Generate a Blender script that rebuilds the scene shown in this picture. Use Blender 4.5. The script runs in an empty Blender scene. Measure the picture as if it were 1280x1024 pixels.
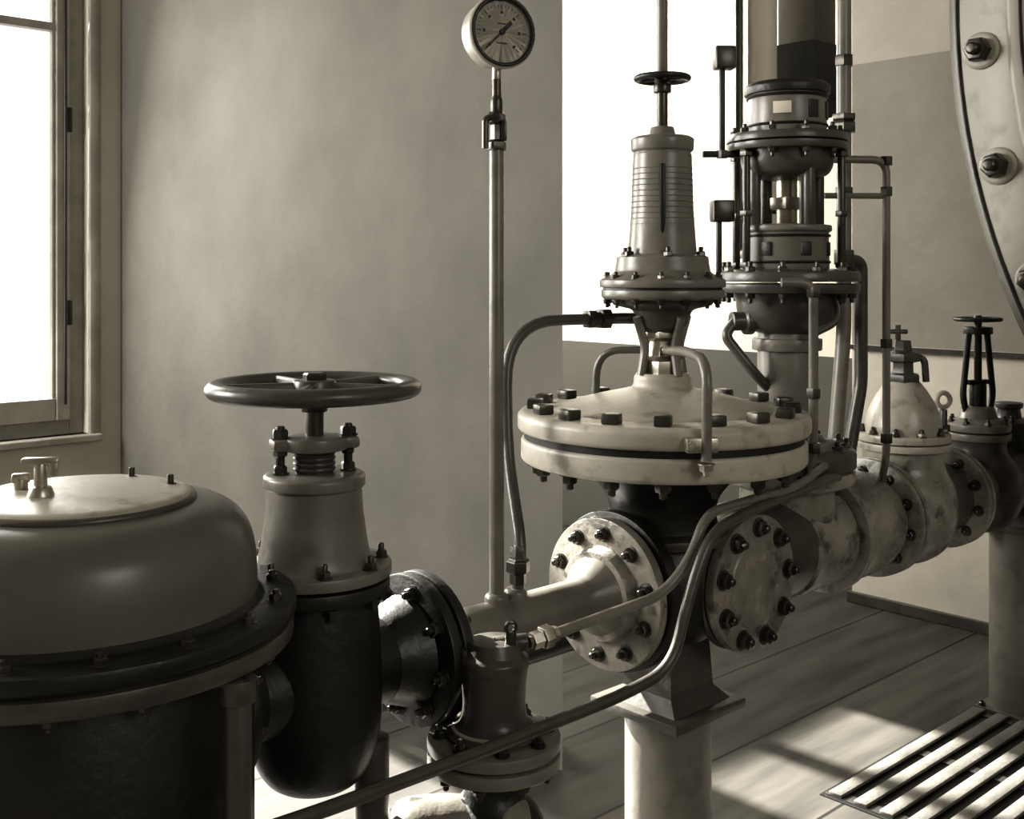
import bpy, bmesh, math, random
from mathutils import Vector, Matrix
random.seed(4)
scene = bpy.context.scene

# ------------------------------------------------------------------ frame
# The room and pipeline are turned 42.84 deg about Z relative to the camera.
ROT = math.atan2(0.6799, 0.7333)
U = Vector((0.7333, 0.6799, 0)).normalized()
V = Vector((-U.y, U.x, 0))
ZA = Vector((0, 0, 1))
PZ = 0.81                       # pipeline axis height
def W(u, v, z=0.0):
    return U*u + V*v + ZA*z
def S(t, z=PZ, off=0.0):        # point on the pipeline axis
    return Vector((0.355, 2.55, 0)) + U*t + V*off + ZA*z

# ------------------------------------------------------------------ materials
def tint(c):
    l=(c[0]+c[1]+c[2])/3
    return (l*1.07, l*1.0, l*0.86)
def mat(name, c1, c2=None, rough=0.5, metal=0.0, scale=6.0, bump=0.15, rvar=0.12, spot=0.0, spotcol=(0.03,0.027,0.022)):
    m = bpy.data.materials.new(name); m.use_nodes = True
    nt = m.node_tree; N = nt.nodes; L = nt.links
    b = N["Principled BSDF"]
    b.inputs["Metallic"].default_value = metal
    if c2 is None: c2 = tuple(x*0.7 for x in c1)
    c1=tint(c1); c2=tint(c2); spotcol=tint(spotcol)
    tc = N.new("ShaderNodeTexCoord")
    n1 = N.new("ShaderNodeTexNoise"); n1.inputs["Scale"].default_value = scale
    n1.inputs["Detail"].default_value = 8; n1.inputs["Roughness"].default_value = 0.65
    L.new(tc.outputs["Object"], n1.inputs["Vector"])
    r = N.new("ShaderNodeValToRGB")
    r.color_ramp.elements[0].position = 0.36; r.color_ramp.elements[1].position = 0.66
    r.color_ramp.elements[0].color = (*c2, 1); r.color_ramp.elements[1].color = (*c1, 1)
    L.new(n1.outputs["Fac"], r.inputs["Fac"])
    col = r.outputs["Color"]
    if spot > 0:
        n3 = N.new("ShaderNodeTexNoise"); n3.inputs["Scale"].default_value = scale*3.1
        n3.inputs["Detail"].default_value = 5
        L.new(tc.outputs["Object"], n3.inputs["Vector"])
        r3 = N.new("ShaderNodeValToRGB")
        r3.color_ramp.elements[0].position = 0.57; r3.color_ramp.elements[1].position = 0.68
        r3.color_ramp.elements[0].color = (0,0,0,1); r3.color_ramp.elements[1].color = (spot,)*3+(1,)
        L.new(n3.outputs["Fac"], r3.inputs["Fac"])
        mx = N.new("ShaderNodeMix"); mx.data_type = 'RGBA'
        L.new(r3.outputs["Color"], mx.inputs[0]); L.new(col, mx.inputs[6])
        mx.inputs[7].default_value = (*spotcol, 1)
        col = mx.outputs[2]
    L.new(col, b.inputs["Base Color"])
    mr = N.new("ShaderNodeMapRange")
    mr.inputs[3].default_value = max(0.05, rough-rvar); mr.inputs[4].default_value = min(1, rough+rvar)
    L.new(n1.outputs["Fac"], mr.inputs[0]); L.new(mr.outputs[0], b.inputs["Roughness"])
    n2 = N.new("ShaderNodeTexNoise"); n2.inputs["Scale"].default_value = scale*9
    n2.inputs["Detail"].default_value = 4
    L.new(tc.outputs["Object"], n2.inputs["Vector"])
    bp = N.new("ShaderNodeBump"); bp.inputs["Strength"].default_value = bump
    bp.inputs["Distance"].default_value = 0.004
    L.new(n2.outputs["Fac"], bp.inputs["Height"]); L.new(bp.outputs["Normal"], b.inputs["Normal"])
    return m
g3=lambda x:(x,x,x)
M_cream = mat("cream_enamel", g3(.44), g3(.33), rough=0.40, bump=0.15, spot=0.35)
M_grey  = mat("grey_machine_paint", g3(.19), g3(.135), rough=0.34, bump=0.15, spot=0.25)
M_mid   = mat("worn_grey_paint", g3(.085), g3(.050), rough=0.33, bump=0.2, spot=0.3)
M_dark  = mat("dark_cast_iron", g3(.018), g3(.010), rough=0.42, bump=0.4)
M_tank  = mat("dark_tank_paint", g3(.13), g3(.10), rough=0.32, bump=0.08, scale=3, rvar=0.06)
M_black = mat("black_gasket", g3(.008), g3(.005), rough=0.5)
M_steel = mat("bright_steel", g3(.50), g3(.30), rough=0.34, metal=0.85, bump=0.1)
M_bolt  = mat("oiled_bolt_steel", g3(.085), g3(.04), rough=0.33, metal=0.6, bump=0.2)
M_dial  = mat("dial_enamel", g3(.72), g3(.66), rough=0.5, bump=0.0)
M_mott  = mat("weathered_light_paint", g3(.30), g3(.10), rough=0.28, scale=6, bump=0.35, spot=0.8)
M_case  = mat("casing_paint", g3(.36), g3(.28), rough=0.45, scale=3, bump=0.15, spot=0.3)
M_pale  = mat("pale_lagging_paint", g3(.80), g3(.70), rough=0.6, bump=0.1)

# ------------------------------------------------------------------ geometry builder
def frame(axis):
    w = Vector(axis).normalized()
    a = Vector((0,0,1)) if abs(w.z) < 0.9 else U
    x = a.cross(w).normalized(); y = w.cross(x)
    return x, y, w

def round_prof(pr, bev):
    if bev <= 0: return pr
    out = [pr[0]]
    for i in range(1, len(pr)-1):
        p = Vector(pr[i]); a = Vector(pr[i-1])-p; b = Vector(pr[i+1])-p
        la, lb = a.length, b.length
        if la < 1e-6 or lb < 1e-6: out.append(pr[i]); continue
        if a.angle(b) > math.radians(165): out.append(pr[i]); continue
        c = min(bev, 0.42*la, 0.42*lb)
        s = p + a.normalized()*c; e = p + b.normalized()*c
        m = (s+e)*0.25 + p*0.5
        out += [tuple(s), tuple(m), tuple(e)]
    out.append(pr[-1]); return out

def smooth_prof(pr, k=6):
    P = [Vector(p) for p in pr]; P = [P[0]]+P+[P[-1]]
    out = []
    for i in range(1, len(P)-2):
        for j in range(k):
            t = j/k
            q = 0.5*((2*P[i])+(P[i+1]-P[i-1])*t+(2*P[i-1]-5*P[i]+4*P[i+1]-P[i+2])*t*t+(3*P[i]-P[i-1]-3*P[i+1]+P[i+2])*t**3)
            out.append((max(q.x,0), q.y))
    out.append(pr[-1]); return out

class Part:
    def __init__(s, name, material): s.name=name; s.mat=material; s.v=[]; s.f=[]
    def lathe(s, prof, c=(0,0,0), axis=ZA, n=48, bev=0.003, closed=False, phase=0.0):
        c = Vector(c); x,y,w = frame(axis)
        if not closed: prof = round_prof(list(prof), bev)
        base = len(s.v); m = len(prof)
        for r,h in prof:
            for k in range(n):
                a = 2*math.pi*k/n + phase
                s.v.append(c + x*(r*math.cos(a)) + y*(r*math.sin(a)) + w*h)
        rng = m if closed else m-1
        for i in range(rng):
            j = (i+1) % m
            for k in range(n):
                l = (k+1) % n
                s.f.append((base+i*n+k, base+i*n+l, base+j*n+l, base+j*n+k))
        if not closed:
            if prof[0][0] > 1e-5: s.f.append(tuple(base+k for k in range(n))[::-1])
            if prof[-1][0] > 1e-5: s.f.append(tuple(base+(m-1)*n+k for k in range(n)))
        return s
    def cyl(s, a, b, r, r2=None, n=32, bev=0.002):
        a=Vector(a); b=Vector(b); L=(b-a).length
        r2 = r if r2 is None else r2
        return s.lathe([(0,0),(r,0),(r2,L),(0,L)], a, b-a, n, bev)
    def torus(s, c, axis, R, r, n=64, m=14, sq=1.0):
        pr=[(R+r*math.cos(2*math.pi*i/m), r*sq*math.sin(2*math.pi*i/m)) for i in range(m)]
        return s.lathe(pr, c, axis, n, closed=True)
    def tube(s, pts, r, n=14, fil=0.05):
        P=[Vector(p) for p in pts]; path=[P[0]]
        for i in range(1,len(P)-1):
            a=P[i-1]-P[i]; b=P[i+1]-P[i]
            c=min(fil,0.48*a.length,0.48*b.length)
            A=P[i]+a.normalized()*c; B=P[i]+b.normalized()*c
            for k in range(9):
                t=k/8; path.append(A*(1-t)**2+P[i]*2*t*(1-t)+B*t*t)
        path.append(P[-1])
        base=len(s.v); T=(path[1]-path[0]).normalized(); x,_,_=frame(T)
        for i,p in enumerate(path):
            if i==0: t=(path[1]-path[0])
            elif i==len(path)-1: t=path[-1]-path[-2]
            else: t=path[i+1]-path[i-1]
            t.normalize(); x=(x-t*x.dot(t)).normalized(); y=t.cross(x)
            for k in range(n):
                a=2*math.pi*k/n
                s.v.append(p+x*(r*math.cos(a))+y*(r*math.sin(a)))
        for i in range(len(path)-1):
            for k in range(n):
                l=(k+1)%n
                s.f.append((base+i*n+k,base+i*n+l,base+(i+1)*n+l,base+(i+1)*n+k))
        s.f.append(tuple(base+k for k in range(n))[::-1])
        s.f.append(tuple(base+(len(path)-1)*n+k for k in range(n)))
        return s
    def box(s, c, size, rot=None, bev=0.004):
        bm=bmesh.new(); bmesh.ops.create_cube(bm,size=1)
        bmesh.ops.scale(bm,vec=Vector(size),verts=bm.verts)
        if bev>0: bmesh.ops.bevel(bm,geom=list(bm.edges),offset=bev,segments=2,affect='EDGES',profile=0.5)
        R=Matrix.Rotation(ROT if rot is None else rot,4,'Z') if not isinstance(rot,Matrix) else rot
        base=len(s.v); bm.verts.index_update()
        for v in bm.verts: s.v.append(Vector(c)+(R@v.co))
        for f in bm.faces: s.f.append(tuple(base+v.index for v in f.verts))
        bm.free(); return s
    def bolt(s, c, axis, r=0.012, h=0.014, stud=0.010, n=6):
        c=Vector(c); ph=random.random()*math.pi
        s.lathe([(0,0),(r*1.25,0),(r*1.25,h*0.16),(0,h*0.16)],c,axis,16,0.0005)
        s.lathe([(0,h*0.1),(r,h*0.1),(r,h*0.8),(r*0.82,h),(0,h)],c,axis,n,0,phase=ph)
        if stud>0: s.lathe([(0,h*0.9),(r*0.5,h*0.9),(r*0.5,h+stud*0.8),(r*0.35,h+stud),(0,h+stud)],c,axis,10,0)
        return s
    def ring(s, c, axis, R, n, r=0.012, h=0.014, stud=0.01, phase=0.0, hexn=6):
        x,y,w=frame(axis)
        for k in range(n):
            a=2*math.pi*k/n+phase
            s.bolt(Vector(c)+x*(R*math.cos(a))+y*(R*math.sin(a)),axis,r,h,stud,hexn)
        return s
    def build(s, parent=None, origin=Vector((0,0,0)), angle=35):
        me=bpy.data.meshes.new(s.name)
        me.from_pydata([tuple(v-origin) for v in s.v],[],s.f)
        bm=bmesh.new(); bm.from_mesh(me)
        bmesh.ops.remove_doubles(bm,verts=bm.verts,dist=1e-5)
        bmesh.ops.recalc_face_normals(bm,faces=bm.faces)
        bm.to_mesh(me); bm.free()
        for p in me.polygons: p.use_smooth=True
        me.set_sharp_from_angle(angle=math.radians(angle))
        me.materials.append(s.mat)
        ob=bpy.data.objects.new(s.name,me); scene.collection.objects.link(ob)
        if parent is not None: ob.parent=parent
        return ob

class Asm:
    def __init__(s, name, origin):
        s.o=Vector(origin); s.e=bpy.data.objects.new(name,None)
        s.e.empty_display_size=0.1; s.e.location=s.o
        scene.collection.objects.link(s.e); s.parts=[]
    def part(s,name,m): p=Part(name,m); s.parts.append(p); return p
    def done(s):
        for p in s.parts: p.build(s.e,s.o)

def flange_pair(p, bolts, c, axis, R, th=0.03, gap=0.006, n=10, br=0.013, rb=None, phase=0.2):
    w=Vector(axis).normalized(); c=Vector(c); rb=rb or R*0.80
    p.lathe([(0,gap/2),(R,gap/2),(R,gap/2+th),(0,gap/2+th)],c,w,56,0.004)
    p.lathe([(0,gap/2),(R,gap/2),(R,gap/2+th),(0,gap/2+th)],c,-w,56,0.004)
    bolts.ring(c+w*(gap/2+th),w,rb,n,br,br*1.1,br*0.8,phase)
    bolts.ring(c-w*(gap/2+th),-w,rb,n,br,br*1.1,br*0.8,-phase)

def handwheel(p, hub, c, R, r, spokes=5, hubr=0.03, drop=0.0, axis=ZA, ph=0.3, stud=0.3):
    c=Vector(c); x,y,w=frame(axis)
    p.torus(c,w,R-r,r,n=72,m=16,sq=0.85)
    for k in range(spokes):
        a=2*math.pi*k/spokes+ph; d=x*math.cos(a)+y*math.sin(a)
        p.tube([c+d*(hubr*0.6)-w*drop, c+d*(R*0.5)-w*drop*0.6, c+d*(R-r)],r*0.62,10,R*0.2)
    p.lathe([(0,-r*1.1),(hubr,-r*1.1),(hubr*0.9,r*0.8),(0,r*0.9)],c-w*drop,w,24,0.003)
    hub.bolt(c-w*drop+w*r*0.6,w,hubr*0.5,hubr*0.4,hubr*stud)

# ================================================================== TANK (left)
T0=S(-1.346,0); A=Asm("domed_pressure_vessel",T0)
p=A.part("dome",M_tank)
p.lathe(smooth_prof([(0.0,1.166),(0.12,1.166),(0.178,1.163),(0.215,1.151),(0.240,1.125),(0.251,1.09),(0.254,1.05)],6)+[(0.256,1.012),(0,1.012)],T0,n=96,bev=0)
p=A.part("dome_flange",M_dark)
p.lathe([(0.25,1.035),(0.262,1.018),(0.312,1.016),(0.312,0.994),(0.20,0.994)],T0,n=96,bev=0.004)
p=A.part("body_flange",M_mid)
p.lathe([(0.20,0.986),(0.308,0.986),(0.308,0.960),(0.262,0.952),(0.20,0.95)],T0,n=96,bev=0.004)
p=A.part("gasket",M_black); p.lathe([(0,0.995),(0.298,0.995),(0.298,0.985),(0,0.985)],T0,n=96,bev=0)
p=A.part("lower_body",M_dark)
p.lathe([(0.0,0.96),(0.25,0.96),(0.25,0.45),(0.22,0.38),(0.12,0.33),(0,0.32)],T0,n=80,bev=0.03)
p=A.part("legs",M_dark)
for a in (0.6,2.2,3.8,5.4):
    q=T0+Vector((math.cos(a),math.sin(a),0))*0.20; p.cyl(q,q+ZA*0.45,0.022)
    p.cyl(q,q+ZA*0.012,0.05)
p=A.part("lid",M_cream)
p.lathe([(0,1.164),(0.158,1.164),(0.160,1.174),(0.150,1.178),(0.09,1.183),(0,1.186)],T0,n=80,bev=0.004)
p=A.part("lid_rim",M_mid); p.torus(T0+ZA*1.166,ZA,0.160,0.006,n=80)
p=A.part("lid_studs",M_bolt)
for dx,dy in ((0.036,0.12),(0.115,0.06),(-0.12,-0.02)):
    q=T0+Vector((dx,dy,1.176)); p.cyl(q-ZA*0.004,q+ZA*0.018,0.005,n=12); p.cyl(q,q+ZA*0.005,0.009,n=6)
p=A.part("clamp_handle",M_steel)
q=T0+Vector((-0.035,-0.05,1.181))
p.cyl(q,q+ZA*0.048,0.009); p.lathe([(0,0),(0.020,0),(0.014,0.016),(0,0.016)],q,n=24)
p.box(q+ZA*0.051,(0.052,0.015,0.011),rot=0.15,bev=0.004); p.box(q+ZA*0.044+Vector((0.02,0,-.004)),(0.011,0.012,0.020),rot=0.15,bev=0.003)
q2=T0+Vector((-0.085,0.0,1.179)); p.cyl(q2,q2+ZA*0.020,0.010); p.box(q2+ZA*0.02,(0.026,0.016,0.014),rot=0.4)
p=A.part("flange_bolts",M_bolt)
p.ring(T0+ZA*1.016,ZA,0.284,16,0.010,0.010,0.006,0.1)
p.ring(T0+ZA*0.958,-ZA,0.288,16,0.010,0.010,0.006,0.1)
p=A.part("drain_pipe",M_mid)
q=Vector((-0.3675,1.50,0)); p.cyl(q,q+ZA*0.957,0.019); p.cyl(q+ZA*0.925,q+ZA*0.957,0.025); p.cyl(q,q+ZA*0.012,0.045)
A.done()

# ================================================================== GATE VALVE
G=S(-0.943,0); A=Asm("gate_valve",G)
p=A.part("handwheel",M_mid); h=A.part("wheel_nut",M_bolt)
handwheel(p,h,G+ZA*1.302,0.182,0.0175,5,0.040,0.0,ph=0.5,stud=0)
p=A.part("stem",M_bolt); p.cyl(G+ZA*1.13,G+ZA*1.30,0.0155)
p.cyl(G+ZA*1.262,G+ZA*1.285,0.022)
p=A.part("gland_plate",M_grey)
p.lathe([(0,1.198),(0.056,1.198),(0.056,1.219),(0.036,1.222),(0,1.222)],G,n=40)
sd=Vector((0.93,0.37,0)).normalized()
p.box(G+ZA*1.2090,(0.148,0.050,0.020),rot=math.atan2(sd.y,sd.x),bev=0.006)
p=A.part("gland_studs",M_bolt)
for sg in (-1,1):
    q=G+sd*0.058*sg
    p.cyl(q+ZA*1.155,q+ZA*1.240,0.0075)
    p.bolt(q+ZA*1.219,ZA,0.014,0.016,0.004); p.bolt(q+ZA*1.160,ZA,0.012,0.014,0); p.bolt(q+ZA*1.200,-ZA,0.012,0.012,0)
p=A.part("gland_sleeve",M_mid); p.cyl(G+ZA*1.155,G+ZA*1.205,0.032)
for i in range(4): p.torus(G+ZA*(1.166+i*0.009),ZA,0.032,0.004,n=40,m=8)
p=A.part("bonnet",M_grey)
p.lathe([(0,1.159),(0.078,1.159),(0.086,1.155),(0.086,1.137),(0.082,1.134)],G,n=64)
p.lathe(smooth_prof([(0.080,1.136),(0.082,1.10),(0.087,1.06),(0.092,1.03),(0.098,1.010),(0.106,1.002)],5),G,n=64,bev=0)
p=A.part("bonnet_flange",M_grey)
p.lathe([(0,1.006),(0.131,1.006),(0.131,0.986),(0,0.986)],G,n=64,bev=0.004)
p=A.part("body_flange",M_dark)
p.lathe([(0,0.981),(0.128,0.981),(0.128,0.958),(0.10,0.950),(0,0.95)],G,n=64,bev=0.004)
p=A.part("bonnet_bolts",M_bolt); p.ring(G+ZA*1.006,ZA,0.115,8,0.0105,0.012,0.012,0.35)
p.ring(G+ZA*0.956,-ZA,0.115,8,0.0105,0.012,0.008,0.35)
p=A.part("body",M_dark)
p.lathe(smooth_prof([(0.105,0.96),(0.110,0.90),(0.114,0.83),(0.114,0.76),(0.108,0.70),(0.090,0.655),(0.06,0.63),(0.0,0.62)],5),G,n=64,bev=0)
p.cyl(S(-0.943-0.20),S(-0.943+0.22),0.075)
for sg in (-1,1):
    p.lathe([(0.075,0.13),(0.09,0.165),(0.10,0.19)],G+ZA*PZ,U*sg,48,0)
p=A.part("pipe_flanges",M_dark); b=A.part("pipe_flange_bolts",M_bolt)
flange_pair(p,b,S(-0.722),U,0.137,0.022,0.006,8,0.013)
flange_pair(p,b,S(-0.943-0.19),U,0.12,0.02,0.005,8,0.011)
p=A.part("support_foot",M_mid)
q=S(-0.86,0,-0.05); p.cyl(q,q+ZA*0.70,0.030); p.cyl(q,q+ZA*0.015,0.06)
A.done()

# ================================================================== PIPELINE
A=Asm("main_pipeline",S(0.5,PZ))
p=A.part("small_bore_pipe",M_grey)
p.cyl(S(-0.70),S(-0.24),0.046)
p.lathe([(0.046,0),(0.05,0.02),(0.085,0.055),(0.09,0.075)],S(-0.30),U,48,0)
p=A.part("large_bore_pipe",M_mid)
p.lathe([(0.105,0.14),(0.105,0.18),(0.128,0.24),(0.130,0.50),(0.130,0.86)],S(0.0),U,72,0.01)
p.cyl(S(0.80),S(2.60),0.108,n=64)
p=A.part("painted_sleeve",M_mott)
p.lathe([(0.129,0.42),(0.136,0.425),(0.136,0.60),(0.129,0.605)],S(0),U,72,0.003)
p.lathe(smooth_prof([(0.130,0.66),(0.142,0.69),(0.146,0.75),(0.140,0.82),(0.13,0.86)],5),S(0),U,72,0)
p=A.part("pipe_flanges",M_mott); b=A.part("pipe_flange_bolts",M_bolt)
flange_pair(p,b,S(1.33),U,0.155,0.02,0.006,10,0.013)
p.lathe([(0.12,-0.02),(0.158,-0.02),(0.158,0.0),(0.12,0.0)],S(0.635),U,64,0.003)
flange_pair(p,b,S(1.86),U,0.15,0.02,0.006,10,0.013)
p=A.part("branch_socket",M_grey)
p.lathe([(0.024,0.035),(0.024,0.055),(0.018,0.062),(0,0.062)],S(-0.525),ZA,24)
p.lathe([(0.024,0.035),(0.024,0.055),(0.018,0.062),(0,0.062)],S(-0.475),ZA,24)
A.done()

A=Asm("bypass_pipe",S(-0.5,0.66,0.15))
p=A.part("pipe",M_dark); p.tube([S(-0.70,0.66,0.16),S(0.14,0.66,0.16),S(0.14,0.0,0.16)],0.026,20,0.06)
p.lathe([(0,0),(0.045,0),(0.045,0.015),(0,0.015)],S(0.14,0.0,0.16),ZA,32)
p=A.part("coupling",M_mid); p.cyl(S(-0.42,0.66,0.16),S(-0.36,0.66,0.16),0.036)
A.done()

# ================================================================== PRESSURE GAUGE on riser
g=S(-0.525,0); A=Asm("pressure_gauge",g)
p=A.part("riser_pipe",M_grey)
p.cyl(g+ZA*0.868,g+ZA*1.752,0.0145)
p=A.part("gauge_cock",M_bolt)
p.lathe([(0,0),(0.019,0),(0.019,0.016),(0.013,0.02),(0.013,0.05),(0.018,0.055),(0.018,0.07),(0.011,0.078),(0,0.078)],g+ZA*1.738,n=6,bev=0.001)
p.lathe([(0,0),(0.012,0),(0.012,0.035),(0.009,0.045),(0.009,0.09),(0,0.09)],g+ZA*1.80,n=20)
p.tube([g+ZA*1.80+Vector((0.01,-0.015,0)),g+ZA*1.80+Vector((-0.022,-0.018,0.0)),g+ZA*1.74+Vector((-0.022,-0.018,0.0))],0.0068,10,0.012)
p.cyl(g+ZA*1.80+Vector((0.0,-0.022,0)),g+ZA*1.80+Vector((0.0,0.02,0)),0.011)
p.box(g+Vector((0.014,-0.01,1.775)),(0.012,0.012,0.04),rot=0,bev=0.003)
F=Vector((0.46,-0.888,0)).normalized(); gc=g+ZA*1.966
Fx=ZA.cross(F).normalized()
p=A.part("stem",M_steel); p.cyl(g+ZA*1.875,g+ZA*1.905,0.009)
p=A.part("case",M_cream)
c0=gc-F*0.028
p.lathe([(0,-0.002),(0.060,-0.002),(0.066,0.006),(0.067,0.040),(0.072,0.044),(0.072,0.056),(0.066,0.060),(0.062,0.056),(0.062,0.050)],c0,F,64,0.003)
p=A.part("bezel_inner_ring",M_dark); p.torus(c0+F*0.056,F,0.065,0.0045,n=64,m=10)  # dark ring just inside the bezel
p=A.part("dial",M_dial); p.lathe([(0,0.040),(0.063,0.040),(0.063,0.050),(0,0.050)],c0,F,64,0)
p=A.part("dial_markings",M_black)
for k in range(31):
    a=math.radians(225-270*k/30); L=0.009 if k%5==0 else 0.005; w_=0.0016 if k%5==0 else 0.0009
    d=Fx*math.cos(a)+ZA*math.sin(a); n_=Fx*-math.sin(a)+ZA*math.cos(a)
    R=Matrix((d,n_,F)).transposed().to_4x4()
    p.box(c0+F*0.0503+d*(0.053-L/2),(L,w_,0.0008),rot=R,bev=0)
    if k%5==0:
        p.box(c0+F*0.0503+d*0.038,(0.005,0.006,0.0006),rot=R,bev=0.0)
p.box(c0+F*0.0503+ZA*0.016,(0.018,0.0025,0.0006),rot=Matrix((Fx,ZA,F)).transposed().to_4x4(),bev=0)
p.box(c0+F*0.0503-ZA*0.022,(0.024,0.0025,0.0006),rot=Matrix((Fx,ZA,F)).transposed().to_4x4(),bev=0)
p=A.part("needle",M_black)
a=math.radians(225); d=Fx*math.cos(a)+ZA*math.sin(a); n_=Fx*-math.sin(a)+ZA*math.cos(a)
R=Matrix((d,n_,F)).transposed().to_4x4()
p.box(c0+F*0.053+d*0.018,(0.060,0.0032,0.0012),rot=R,bev=0)
p.box(c0+F*0.053-d*0.018,(0.020,0.008,0.0012),rot=R,bev=0)
p.cyl(c0+F*0.050,c0+F*0.056,0.006)
A.done()

# ================================================================== CONTROL VALVE 1
C=S(-0.02,0); A=Asm("diaphragm_control_valve",C)
p=A.part("upper_diaphragm_flange",M_cream)
p.lathe([(0.10,1.192),(0.250,1.192),(0.318,1.189),(0.328,1.178),(0.328,1.150),(0.320,1.143),(0.10,1.143)],C,n=112,bev=0.005)
p=A.part("diaphragm",M_black); p.lathe([(0,1.144),(0.313,1.144),(0.313,1.126),(0,1.126)],C,n=96,bev=0)
p=A.part("lower_diaphragm_flange",M_cream)
p.lathe([(0.10,1.128),(0.315,1.128),(0.320,1.122),(0.320,1.082),(0.312,1.075),(0.235,1.074),(0.18,1.055)],C,n=112,bev=0.005)
p=A.part("top_dome",M_cream)
p.lathe(smooth_prof([(0.255,1.190),(0.235,1.197),(0.16,1.218),(0.09,1.234),(0.068,1.242),(0.064,1.262)],5)+[(0.058,1.272),(0,1.272)],C,n=96,bev=0)
p=A.part("diaphragm_bolts",M_bolt)
for k in range(17):
    a=2*math.pi*k/17+0.15; q=C+Vector((math.cos(a),math.sin(a),0))*0.288
    p.box(q+ZA*1.201,(0.036,0.036,0.022),rot=a+0.2*math.sin(k*3.1),bev=0.004)
    p.bolt(q+ZA*1.076,-ZA,0.017,0.020,0.014)
p=A.part("neck",M_steel)
p.lathe([(0,1.27),(0.050,1.27),(0.050,1.300),(0.034,1.310),(0.030,1.345),(0.045,1.352),(0.045,1.368),(0.03,1.372),(0,1.372)],C,n=6,bev=0.002)
p=A.part("yoke",M_grey)
for k in range(4):
    a=k*math.pi/2+0.5; d=Vector((math.cos(a),math.sin(a),0))
    p.tube([C+d*0.058+ZA*1.268,C+d*0.046+ZA*1.33,C+d*0.070+ZA*1.40],0.010,10,0.02)
p=A.part("pilot_lower_bowl",M_mid)
p.lathe([(0,1.362),(0.040,1.362),(0.058,1.378),(0.066,1.415),(0.112,1.425),(0.118,1.440),(0,1.44)],C,n=64,bev=0.01)
p=A.part("pilot_flange",M_grey)
p.lathe([(0,1.438),(0.130,1.438),(0.138,1.444),(0.138,1.460),(0,1.460)],C,n=80,bev=0.003)
p.lathe([(0,1.465),(0.142,1.465),(0.142,1.482),(0.120,1.492),(0.108,1.500),(0.104,1.522),(0.104,1.534),(0.085,1.54),(0,1.54)],C,n=80,bev=0.004)
p=A.part("pilot_diaphragm",M_black); p.lathe([(0,1.459),(0.134,1.459),(0.134,1.466),(0,1.466)],C,n=64,bev=0)
p=A.part("pilot_bolts",M_bolt)
p.ring(C+ZA*1.484,ZA,0.128,14,0.0085,0.010,0.006); p.ring(C+ZA*1.438,-ZA,0.126,14,0.0085,0.010,0.008)
p.ring(C+ZA*1.534,ZA,0.092,6,0.010,0.012,0.010,0.3)
p=A.part("spring_housing",M_grey)
p.lathe([(0.078,1.535),(0.076,1.56),(0.070,1.64),(0.066,1.765),(0.064,1.770),(0.070,1.774),(0.072,1.800),(0.062,1.806),(0.03,1.810),(0.026,1.828),(0,1.83)],C,n=72,bev=0.003)
for i in range(12):
    z=1.595+i*0.0125; p.torus(C+ZA*z,ZA,0.0735-(z-1.56)*0.0335,0.0009,n=64,m=6)
p=A.part("spring_slot",M_black)
q=C+Vector((-0.008,-0.0675,1.66)); p.box(q,(0.012,0.012,0.16),rot=0.0,bev=0.004)
p=A.part("adjusting_spindle",M_bolt); p.cyl(C+ZA*1.82,C+ZA*1.95,0.0125); p.cyl(C+ZA*1.905,C+ZA*1.925,0.02)
p=A.part("adjusting_handwheel",M_dark); h=A.part("adjusting_wheel_nut",M_bolt)
handwheel(p,h,C+ZA*1.938,0.065,0.0085,4,0.018,0.0)
p=A.part("extension_rod",M_grey); p.cyl(C+ZA*1.95,C+ZA*4.6,0.0125)
p=A.part("body",M_dark)
p.lathe(smooth_prof([(0.24,1.080),(0.17,1.045),(0.125,0.99),(0.125,0.93),(0.150,0.86),(0.155,0.79),(0.135,0.72),(0.09,0.68),(0.0,0.665)],5),C,n=72,bev=0)
p.cyl(S(-0.19),S(0.16),0.105,n=56)
p.cyl(S(0.085),S(0.085,PZ,-0.15),0.095,n=56)
p=A.part("body_rib",M_mid)
p.lathe([(0.13,0.90),(0.165,0.905),(0.165,0.925),(0.13,0.93)],C,n=64,bev=0.004)
M_inl=mat("inlet_flange_paint",g3(.28),g3(.13),rough=0.28,scale=7,bump=0.35,spot=0.7)
p=A.part("inlet_flange",M_inl); b=A.part("inlet_bolts",M_bolt)
p.lathe([(0,0.0),(0.162,0.0),(0.162,0.024),(0,0.024)],S(-0.222),U,72,0.004)
p.lathe([(0,0.0),(0.095,0.0),(0.10,0.018),(0.105,0.03),(0,0.03)],S(-0.248),U,56,0.004)
b.ring(S(-0.222),-U,0.130,10,0.014,0.015,0.012,0.25)
p=A.part("inlet_counter_flange",M_dark)
p.lathe([(0,0.0),(0.172,0.0),(0.172,0.030),(0.12,0.045),(0.10,0.07)],S(-0.192),U,72,0.004)
b.ring(S(-0.160),U,0.137,10,0.014,0.014,0.012,0.25)
p=A.part("blank_flange",mat("blank_flange_paint",g3(.26),g3(.09),rough=0.25,scale=7,bump=0.4,spot=0.6))
q=S(0.085,PZ,-0.155)
p.lathe([(0,0.0),(0.152,0.0),(0.152,0.024),(0.098,0.026),(0.093,0.031),(0,0.032)],q,-V,72,0.004)
p=A.part("blank_counter_flange",M_mid)
p.lathe([(0,0.0),(0.152,0.0),(0.152,0.026),(0.11,0.03),(0.095,0.05)],q+V*0.004,V,72,0.004)
b.ring(q-V*0.024,-V,0.124,9,0.018,0.018,0.012,0.1)
A.done()

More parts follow.
